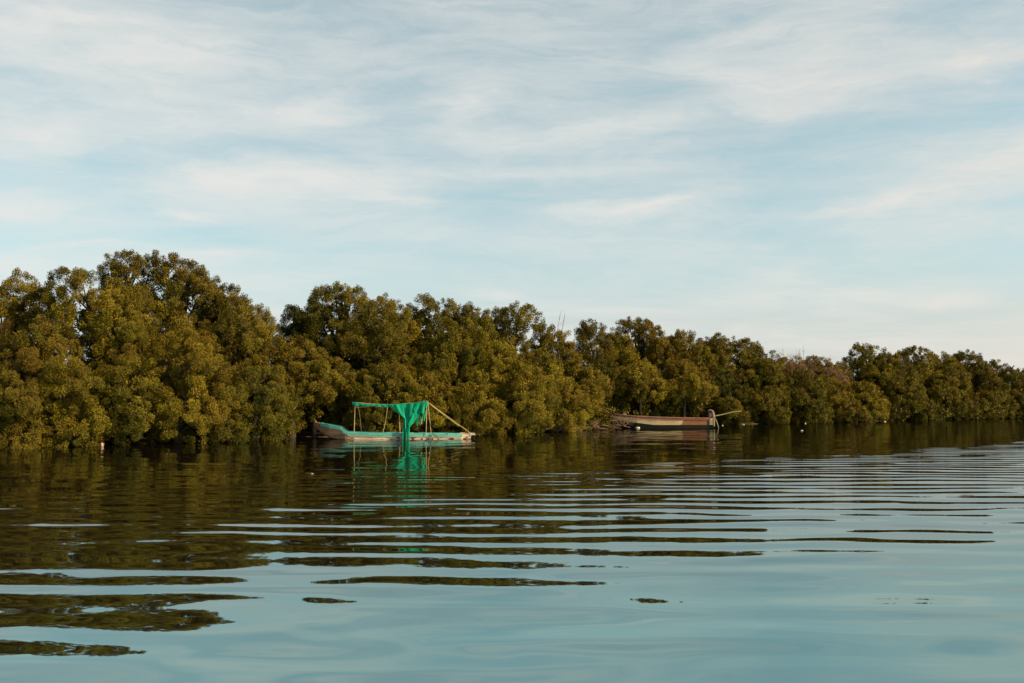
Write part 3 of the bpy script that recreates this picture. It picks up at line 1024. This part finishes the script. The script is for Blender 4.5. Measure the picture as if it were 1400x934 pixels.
def green_net(root, Y):
    m, N, out = new_mat('green_net_cloth')
    oc = obj_coord(N)
    n = N.noise(N.vm('MULTIPLY', oc, (7, 7, 1.2)), 1.5, 4, 0.6)[0]
    col = N.mix(N.ramp(n, .35, .7), (0.006, 0.22, 0.135, 1), (0.014, 0.30, 0.195, 1))
    d = N.n.new('ShaderNodeBsdfDiffuse')
    N.put(d.inputs['Color'], col)
    t = N.n.new('ShaderNodeBsdfTranslucent')
    N.put(t.inputs['Color'], col)
    mx = N.n.new('ShaderNodeMixShader')
    mx.inputs[0].default_value = 0.35
    N.l.new(d.outputs[0], mx.inputs[1])
    N.l.new(t.outputs[0], mx.inputs[2])
    tp = N.n.new('ShaderNodeBsdfTransparent')
    m2 = N.n.new('ShaderNodeMixShader')
    weave = N.noise(N.vm('MULTIPLY', oc, (9, 9, 9)), 3.0, 3, 0.6)[0]
    N.put(m2.inputs[0], N.ramp(weave, 0.40, 0.75, 0.03, 0.30))
    N.l.new(mx.outputs[0], m2.inputs[1])
    N.l.new(tp.outputs[0], m2.inputs[2])
    N.l.new(m2.outputs[0], out.inputs[0])
    rng = np.random.default_rng(4)
    o0 = Vector((root.location.x, Y, 0))
    def W(px, py, yo):
        return at(px, py, Y + yo) - o0
    mb = MB()
    # roof strip, sagging between the rails
    nu, nv = 40, 10
    P = np.zeros((nu + 1, nv + 1, 3))
    for i in range(nu + 1):
        u = i / nu
        px = 482 + u * 103
        py = 549.4 + 4.6 * math.sin(math.pi * min(1, u * 1.05)) ** 0.8 * (1 - 0.25 * u) - 1.2 * u
        for j in range(nv + 1):
            v = j / nv
            q = W(px, py, -0.58 + 1.14 * v)
            q.z += -0.10 * math.sin(math.pi * v) + 0.012 * math.sin(23 * u + 5 * v) + 0.02 * v * 0
            P[i, j] = q
    mb.quad_grid(P)
    # rolled hem along the near rail
    def hem(px0, px1, drop, yo, ph):
        nu, nv = 36, 5
        P = np.zeros((nu + 1, nv + 1, 3))
        for i in range(nu + 1):
            u = i / nu
            px = px0 + u * (px1 - px0)
            uu = (px - 482) / 103
            py = 549.4 + 4.6 * math.sin(math.pi * min(1, uu * 1.05)) ** 0.8 * (1 - 0.25 * uu) - 1.2 * uu
            dr = drop * (0.6 + 0.4 * math.sin(9 * u + ph))
            for j in range(nv + 1):
                v = j / nv
                q = W(px, py + v * dr, yo)
                q.y += 0.03 * math.sin(14 * u * 3 + ph) * v
                P[i, j] = q
        mb.quad_grid(P)
    hem(482, 533, 4.0, -0.585, 0.5)
    hem(482, 586, 4.5, 0.565, 2.0)
    # the gathered fall: wide along the rail, narrow column to the water
    nu, nv = 44, 44
    P = np.zeros((nu + 1, nv + 1, 3))
    for i in range(nu + 1):
        u = i / nu
        pxt = 530 + u * 48
        pyt = 553.4 - 2.6 * u
        for j in range(nv + 1):
            v = j / nv
            g = min(1.0, v / (0.36 + 0.30 * u ** 1.5))
            g = g ** (1.0 + 0.7 * u) * (1 - 0.25 * (1 - u) * (1 - g))
            pxc = 551.5 + u * 8.6 - 1.2 * v * (1 - u) + 0.6 * (v - .5)
            # both borders are hollow curves
            px = pxt * (1 - g) + pxc * g
            py = pyt + v * (601.5 - pyt)
            q = W(px, py, -0.60 - 0.16 * min(1, v * 1.6))
            amp = 0.035 + 0.055 * g
            q.y += amp * math.sin(u * 13 + 1.6 * math.sin(4 * v + 1)) + 0.022 * math.sin(u * 37 + 4 * v + 2 * math.sin(6 * u))
            P[i, j] = q
    mb.quad_grid(P)
    # torn flap under the stern end of the rail
    nu, nv = 30, 30
    for (pa, pb, drops, yo) in ((558, 582, 36, -0.66), (569, 585.5, 30, -0.58), (555, 576, 38, -0.50)):
        P = np.zeros((nu + 1, nv + 1, 3))
        seed = rng.uniform(0, 9)
        for i in range(nu + 1):
            u = i / nu
            px = pa + u * (pb - pa)
            pyt = 553.4 - 2.6 * (px - 530) / 48 if px < 578 else 550.6
            dr = drops * (0.60 + 0.22 * math.sin(7 * u + seed) + 0.16 * math.sin(19 * u + 2 * seed)) * (1 - 0.18 * u)
            for j in range(nv + 1):
                v = j / nv
                q = W(px - 2.5 * v * u, pyt + v * dr, yo)
                q.y += 0.05 * math.sin(u * 17 + seed + 2 * v) * (0.3 + v)
                P[i, j] = q
        # holes torn in the cloth
        o = len(mb.v)
        mb.v += [tuple(p) for p in P.reshape(-1, 3)]
        holes = [(rng.uniform(.15, .9), rng.uniform(.35, .95), rng.uniform(.06, .13)) for _ in range(5)]
        for i in range(nu):
            for j in range(nv):
                u, v = (i + .5) / nu, (j + .5) / nv
                if any(((u - a) / r) ** 2 + ((v - b) / (r * 1.5)) ** 2 < 1 for a, b, r in holes):
                    continue
                mb.f.append((o + i * (nv + 1) + j, o + (i + 1) * (nv + 1) + j, o + (i + 1) * (nv + 1) + j + 1, o + i * (nv + 1) + j + 1))
                mb.k.append(0)
    ob = mb.build('shade_net', m, smooth=True)
    ob.location = o0
    tag(ob, 'torn green net draped over the canopy poles, gathered in one fall down to the water', 'net')


boat, BY = teal_boat()
bpy.context.view_layer.update()
green_net(boat, BY)


# ------------------------------------------------------------------ red boat with its motor
def red_boat():
    a = R(-3)
    Ys = 74.3
    stern = at(974, YH, Ys)
    Lh = 7.65
    root_xy = Vector((stern.x, Ys)) - Vector((math.cos(a), math.sin(a))) * (Lh / 2)
    root = empty('wooden_boat', (root_xy.x, root_xy.y, 0.0), a)
    m, N, out = new_mat('red_boat_hull_paint')
    oc = obj_coord(N)
    x, y, z = N.sep(oc)
    n = N.noise(N.vm('MULTIPLY', oc, (0.7, 1, 5)), 2.5, 6, 0.65)[0]
    n2 = N.noise(N.vm('MULTIPLY', oc, (1.6, 1, 1.6)), 3.0, 5, 0.7)[0]
    cream = N.mix(N.ramp(n, .4, .7), (0.42, 0.30, 0.18, 1), (0.28, 0.19, 0.115, 1))
    cream = N.mix(N.ramp(n2, .60, .68), cream, (0.22, 0.13, 0.08, 1))
    brown = N.mix(N.ramp(n, .4, .7), (0.20, 0.082, 0.042, 1), (0.13, 0.060, 0.034, 1))
    col = N.mix(N.m('GREATER_THAN', N.add(x, N.mul(z, -0.45)), 1.32), cream, brown)
    col = N.mix(N.m('GREATER_THAN', x, 3.30), col, (0.030, 0.032, 0.032, 1))
    col = N.mix(N.m('GREATER_THAN', x, 3.52), col, (0.52, 0.36, 0.19, 1))
    # black bottom paint rising at the bow
    keel = N.ramp(x, -3.9, -0.6, 0.66, 0.24, False)
    keel2 = N.ramp(x, -3.95, -2.9, 0.30, 0.0)
    lim = N.add(keel, keel2, N.mul(N.m('SUBTRACT', n2, 0.5), 0.03))
    col = N.mix(N.m('LESS_THAN', z, lim), col, (0.008, 0.008, 0.007, 1))
    principled(N, out, col, 0.8, 0.10)
    RED = worn('oxide_red_paint', (0.16, 0.035, 0.022), (0.10, 0.030, 0.022), 4.0, (0.6, 1, 3), 0.6, 0.3, 0.1, .4, .7, (0.24, 0.10, 0.075))
    PINK = worn('faded_pink_rail', (0.24, 0.135, 0.10), (0.15, 0.07, 0.05), 4.0, (0.6, 1, 3), 0.7, 0.2)
    keys = [
        (-3.95, 0.04, 1.16, 0.02, 0.80, 0.60), (-3.80, 0.16, 1.10, 0.06, 0.60, 0.36), (-3.4, 0.34, 1.02, 0.18, 0.32, 0.08),
        (-2.8, 0.50, 0.95, 0.34, 0.10, -0.05), (-1.8, 0.62, 0.86, 0.47, 0.00, -0.12), (-0.4, 0.68, 0.79, 0.53, -0.05, -0.15),
        (1.2, 0.68, 0.745, 0.53, -0.05, -0.14), (2.8, 0.62, 0.72, 0.50, -0.03, -0.10), (3.82, 0.56, 0.72, 0.46, 0.00, -0.05)]
    xs = sorted(set(list(np.linspace(-3.95, 3.82, 36)) + [k[0] for k in keys]))
    st = interp_st(keys, xs)
    loft_hull(st).build('hull', m, root)
    strip_along(st, -1, -0.135, 0.0, 0.022, RED, 'gunwale', root, -3.80, 3.70)
    strip_along(st, 1, -0.135, 0.0, 0.022, RED, 'gunwale', root, -3.80, 3.70)
    strip_along(st, -1, 0.003, 0.045, 0.035, PINK, 'top_rail', root, -3.4, 3.70)
    strip_along(st, 1, 0.003, 0.045, 0.035, PINK, 'top_rail', root, -3.4, 3.70)
    mb = MB()
    rows = [[(s[0], -s[1] + .07, s[2] - .05), (s[0], 0, s[2] - .02), (s[0], s[1] - .07, s[2] - .05)] for s in st if -3.85 <= s[0] <= -2.9]
    mb.quad_grid(rows)
    mb.build('foredeck', RED, root)
    for x_ in (-2.0, -0.4, 1.3, 2.6):
        b = float(np.interp(x_, [s[0] for s in st], [s[1] for s in st]))
        z_ = float(np.interp(x_, [s[0] for s in st], [s[2] for s in st]))
        mb = MB()
        mb.box((x_, 0, z_ - 0.06), (0.24, 2 * b - 0.15, 0.04))
        mb.build('thwart', WOOD_BROWN, root, bevel=0.006)
    # pale cleat on the bow rail and raised stem head
    mb = MB()
    mb.box((-2.72, -0.49, 1.03), (0.24, 0.08, 0.07), R(-8))
    mb.build('cleat', DECK, root, bevel=0.015)
    mb = MB()
    mb.tube([(-3.80, 0, 1.00), (-4.02, 0, 1.20), (-4.30, 0, 1.42), (-4.50, 0, 1.52)], [0.075, 0.08, 0.065, 0.045], 8)
    mb.build('stem_head', RED, root, smooth=True)
    # cream transom board
    CREAM = worn('cream_transom_paint', (0.40, 0.30, 0.17), (0.31, 0.22, 0.125), 4.0, rough=0.65, spec=0.25)
    mb = MB()
    prof = [(-0.66, 0.73), (-0.60, 0.14), (0.60, 0.14), (0.66, 0.73)]
    mb.poly([(3.90, y_, z_) for y_, z_ in prof])
    mb.poly([(3.823, y_, z_) for y_, z_ in prof[::-1]])
    for i in range(4):
        p, q = prof[i], prof[(i + 1) % 4]
        mb.poly([(3.823, p[0], p[1]), (3.823, q[0], q[1]), (3.90, q[0], q[1]), (3.90, p[0], p[1])])
    mb.build('transom', CREAM, root)
    mb = MB()
    mb.box((3.86, -0.10, 0.765), (0.16, 0.60, 0.06))
    mb.build('motor_bracket', PINK, root, bevel=0.012)
    # long-tail motor: block, cowling, tank and tiller pole
    IRON = worn('greasy_iron', (0.035, 0.034, 0.034), (0.075, 0.060, 0.050), 7.0, rough=0.5, spec=0.5)
    COWL = worn('faded_pink_cowling', (0.17, 0.10, 0.085), (0.10, 0.055, 0.045), 5.0, rough=0.55, spec=0.35)
    mot = MB()
    mot.box((3.74, -0.06, 0.92), (0.44, 0.34, 0.28), R(3))
    mot.box((3.66, -0.06, 1.11), (0.28, 0.26, 0.16), R(3))
    mot.tube([(3.74, -0.06, 0.70), (3.74, -0.06, 0.86)], 0.09, 10)
    mo = mot.build('motor', IRON, root, bevel=0.03)
    # cowling: a rounded hood curving over the block
    mb = MB()
    rows = []
    for t in np.linspace(0, 1, 12):
        ang = R(-20) + t * R(150)
        cx, cz = 3.64 + 0.24 * math.cos(ang), 0.98 + 0.36 * math.sin(ang)
        w = 0.20 - 0.06 * t
        dx, dz = math.cos(ang), math.sin(ang)
        th = 0.07 * (1.2 - 0.6 * t)
        rows.append([(cx - dx * th, -0.06 - w, cz - dz * th), (cx + dx * th, -0.06 - w * .85, cz + dz * th),
                     (cx + dx * th, -0.06 + w * .85, cz + dz * th), (cx - dx * th, -0.06 + w, cz - dz * th)])
    mb.quad_grid(rows, close_v=True)
    mb.poly(rows[0][::-1])
    mb.poly(rows[-1])
    mb.build('cowling', COWL, mo, smooth=True, bevel=0.01)
    mb = MB()
    mb.tube([(3.84, -0.10, 0.86), (4.6, -0.14, 1.02), (5.35, -0.18, 1.20), (5.95, -0.2, 1.27)], [0.036, 0.032, 0.026, 0.018], 8)
    mb.build('tiller_pole', POLE, mo, smooth=True)
    mb = MB()
    mb.tube([(3.95, -0.05, 0.85), (4.15, -0.05, 0.35), (4.3, -0.05, -0.25)], [0.05, 0.045, 0.04], 8)
    mb.build('drive_leg', IRON, mo, smooth=True)
    tag(root, 'red, cream and black boat, bow on the bank, motor at its stern', 'boat', 'wooden boats moored by the bank')


red_boat()

# ------------------------------------------------------------------ small things at the water's edge
PLASTIC = worn('white_plastic', (0.30, 0.28, 0.255), (0.20, 0.18, 0.16), 9.0, rough=0.4, spec=0.5)
CAPM = worn('blue_plastic_cap', (0.05, 0.12, 0.30), (0.04, 0.09, 0.22), 9.0, rough=0.4, spec=0.5)
PINKP = worn('dirty_pink_plastic', (0.22, 0.14, 0.115), (0.14, 0.08, 0.06), 9.0, rough=0.45, spec=0.4)


def lathe(mb, prof, sides=14, axis='z'):
    rows = []
    for r, h in prof:
        rows.append([(r * math.cos(q), r * math.sin(q), h) if axis == 'z' else (h, r * math.cos(q), r * math.sin(q))
                     for q in [2 * math.pi * s / sides for s in range(sides)]])
    mb.quad_grid(rows, close_v=True)


def bottle(px, py, label, s=1.0, rz=0.3, mat=PLASTIC):
    x, f, z = ray(px, py)
    t = -HC / z
    s *= 0.5
    root = empty('plastic_bottle', (x * t, f * t, 0.015), rz)
    mb = MB()
    lathe(mb, [(0.001, -.15 * s), (.045 * s, -.15 * s), (.052 * s, -.13 * s), (.048 * s, -.03 * s), (.052 * s, .05 * s), (.040 * s, .10 * s), (.018 * s, .135 * s), (.017 * s, .155 * s), (0.001, .155 * s)], 14, 'x')
    mb.build('body', mat, root, smooth=True)
    mb = MB()
    lathe(mb, [(0.001, .150 * s), (.021 * s, .150 * s), (.021 * s, .175 * s), (0.001, .175 * s)], 10, 'x')
    mb.build('cap', CAPM, root)
    tag(root, label, 'bottle', 'litter floating along the bank')


bottle(352, 601.8, 'white plastic bottle at the dark foot of the bank, first of a pair', 1.0)
bottle(362.5, 601.3, 'white plastic bottle at the dark foot of the bank, nearer to the teal boat', 1.15, 1.0)
bottle(427, 648.5, 'white bottle adrift on open dark water in front of the teal boat', 0.42, 0.1)
bottle(1101, 579.0, 'white bottle close under the trees past the outboard motor', 1.5, 0.9)
bottle(1096.5, 589.0, 'small white bottle adrift off the trees past the outboard motor', 1.2, 0.2)
bottle(988, 581.9, 'white bottle at the waterline just behind the red boat stern', 0.9, 0.5)
bottle(1016, 580.9, 'white bottle at the waterline below the tip of the motor pole', 1.5, 0.2)
bottle(1210, 576.6, 'white bottle by the bank below the smooth green dome', 1.6, 0.3)


def jug():
    p = at(139.5, 612.5, 41.2)
    root = empty('plastic_jug', (p.x, 41.2, -0.02), 0.6)
    mb = MB()
    lathe(mb, [(0.001, 0.0), (.085, 0.0), (.092, .03), (.092, .19), (.075, .25), (.03, .285), (.028, .31), (0.001, .31)], 16)
    o = mb.build('body', PINKP, root, smooth=True)
    mb = MB()
    mb.tube([(.07, 0, .255), (.115, 0, .235), (.135, 0, .17), (.118, 0, .10), (.088, 0, .085)], .013, 7)
    mb.build('handle', PINKP, root, smooth=True)
    mb = MB()
    lathe(mb, [(0.001, .30), (.034, .30), (.034, .335), (0.001, .335)], 12)
    mb.build('cap', worn('red_plastic_cap', (0.25, 0.03, 0.02), (0.18, 0.02, 0.02), 9.0, rough=0.4), root)
    root.rotation_euler = (R(14), R(-10), 0.6)
    root.scale = (0.7, 0.7, 0.62)
    tag(root, 'pale pinkish plastic jug bobbing upright under the overhanging waterside tree', 'jug')


jug()


def foam_slab():
    x, f, z = ray(873, 585.4)
    t = -HC / z
    rng = np.random.default_rng(2)
    mb = MB()
    rows = []
    for s, zz in ((0.02, -.03), (1.0, -.03), (1.05, .02), (0.93, .065), (0.5, .085), (0.02, .075)):
        rows.append([(0.28 * s * math.cos(q) * (1 + .12 * math.sin(3 * q + 1)), 0.14 * s * math.sin(q) * (1 + .2 * math.sin(2 * q)), zz) for q in np.linspace(0, 2 * math.pi, 20, endpoint=False)])
    mb.quad_grid(rows, close_v=True)
    o = mb.build('foam_slab', PLASTIC, smooth=True)
    o.location = (x * t, f * t, 0.01)
    o.rotation_euler = (0, R(4), 0.2)
    tag(o, 'broken piece of white foam floating against the black bottom of the red boat', 'foam')


foam_slab()


def driftwood(px, py, length, h, label, seed, n=7):
    rng = np.random.default_rng(seed)
    x, f, z = ray(px, py)
    t = -HC / z
    root = empty('driftwood', (x * t, f * t + 0.4, 0.0))
    mb = MB()
    # one dead bough lying along the bank, with its side branches
    pts = [Vector((-length / 2 + length * k / 6, rng.normal(0, .12), 0.06 + h * 0.25 * math.sin(k * 1.1) ** 2)) for k in range(7)]
    mb.tube(pts, list(np.linspace(0.075, 0.02, 7)), 7)
    for i in range(n):
        k = int(rng.integers(0, 6))
        d = Vector((rng.normal(0.2, 0.7), rng.normal(-0.1, 0.4), rng.uniform(0.15, 0.9)))
        twigs(mb, rng, pts[k], d, h * rng.uniform(0.5, 0.9), 0.026, 2, 0.55)
    mb.build('bough', DEADWOOD, root)
    tag(root, label, 'driftwood', 'driftwood along the bank')


driftwood(838, 586.3, 2.6, 0.9, 'pale tangle of dead branches on the mud before the red boat bow', 11, 9)
driftwood(795, 588.8, 3.6, 0.8, 'long dead bough with many twigs along the bank between the two boats', 12, 10)
driftwood(762, 591.0, 2.0, 0.8, 'short dark dead bough at the water below the driftwood tangle tree', 13, 6)
driftwood(1152, 577.0, 4.6, 1.9, 'pinkish dead bough arching at the water under the second bare shrub', 14, 9)
driftwood(292, 604.8, 1.6, 0.7, 'small twiggy bough dipping in the water under the dark short waterside tree', 15, 6)
driftwood(1045, 579.5, 3.4, 0.7, 'dead bough in the dark hollow past the outboard motor', 16, 6)


def bird():
    p = at(1383, 505.0, shore_depth(1383) + 7.0)
    m = worn('dark_plumage', (0.030, 0.026, 0.034), (0.055, 0.045, 0.05), 12.0, rough=0.8, spec=0.15)
    mb = MB()
    # one body from tail to beak along +x
    prof = [(-.36, .00, .012, -.06), (-.22, .0, .030, -.03), (-.10, .0, .075, .0), (.02, .0, .095, .03), (.13, .0, .075, .08), (.20, .0, .050, .13), (.26, .0, .058, .165), (.32, .0, .040, .17), (.36, .0, .014, .165), (.44, .0, .004, .155)]
    rows = [[(x, r * math.cos(q) * .9, z + r * math.sin(q)) for q in [2 * math.pi * s / 12 for s in range(12)]] for x, _y, r, z in prof]
    mb.quad_grid(rows, close_v=True)
    for s in (-1, 1):
        mb.tube([(.02, .035 * s, -.05), (.03, .035 * s, -.17)], .008, 5)
        wing = [[(.10 - .38 * t, s * (.085 - .03 * t), .06 - .10 * t + .05), (.10 - .38 * t, s * (.10 - .035 * t), .05 - .10 * t - .02 * (1 - t)), (.10 - .38 * t, s * (.07 - .03 * t), .05 - .10 * t - .06 * (1 - t))] for t in np.linspace(0, 1, 6)]
        mb.quad_grid(wing)
    o = mb.build('bird', m, smooth=True)
    o.location = p
    o.rotation_euler = (0, R(-25), 0)
    o.scale = (1.6, 1.6, 1.6)
    tag(o, 'dark bird perched on top of the low far trees', 'bird')


bird()
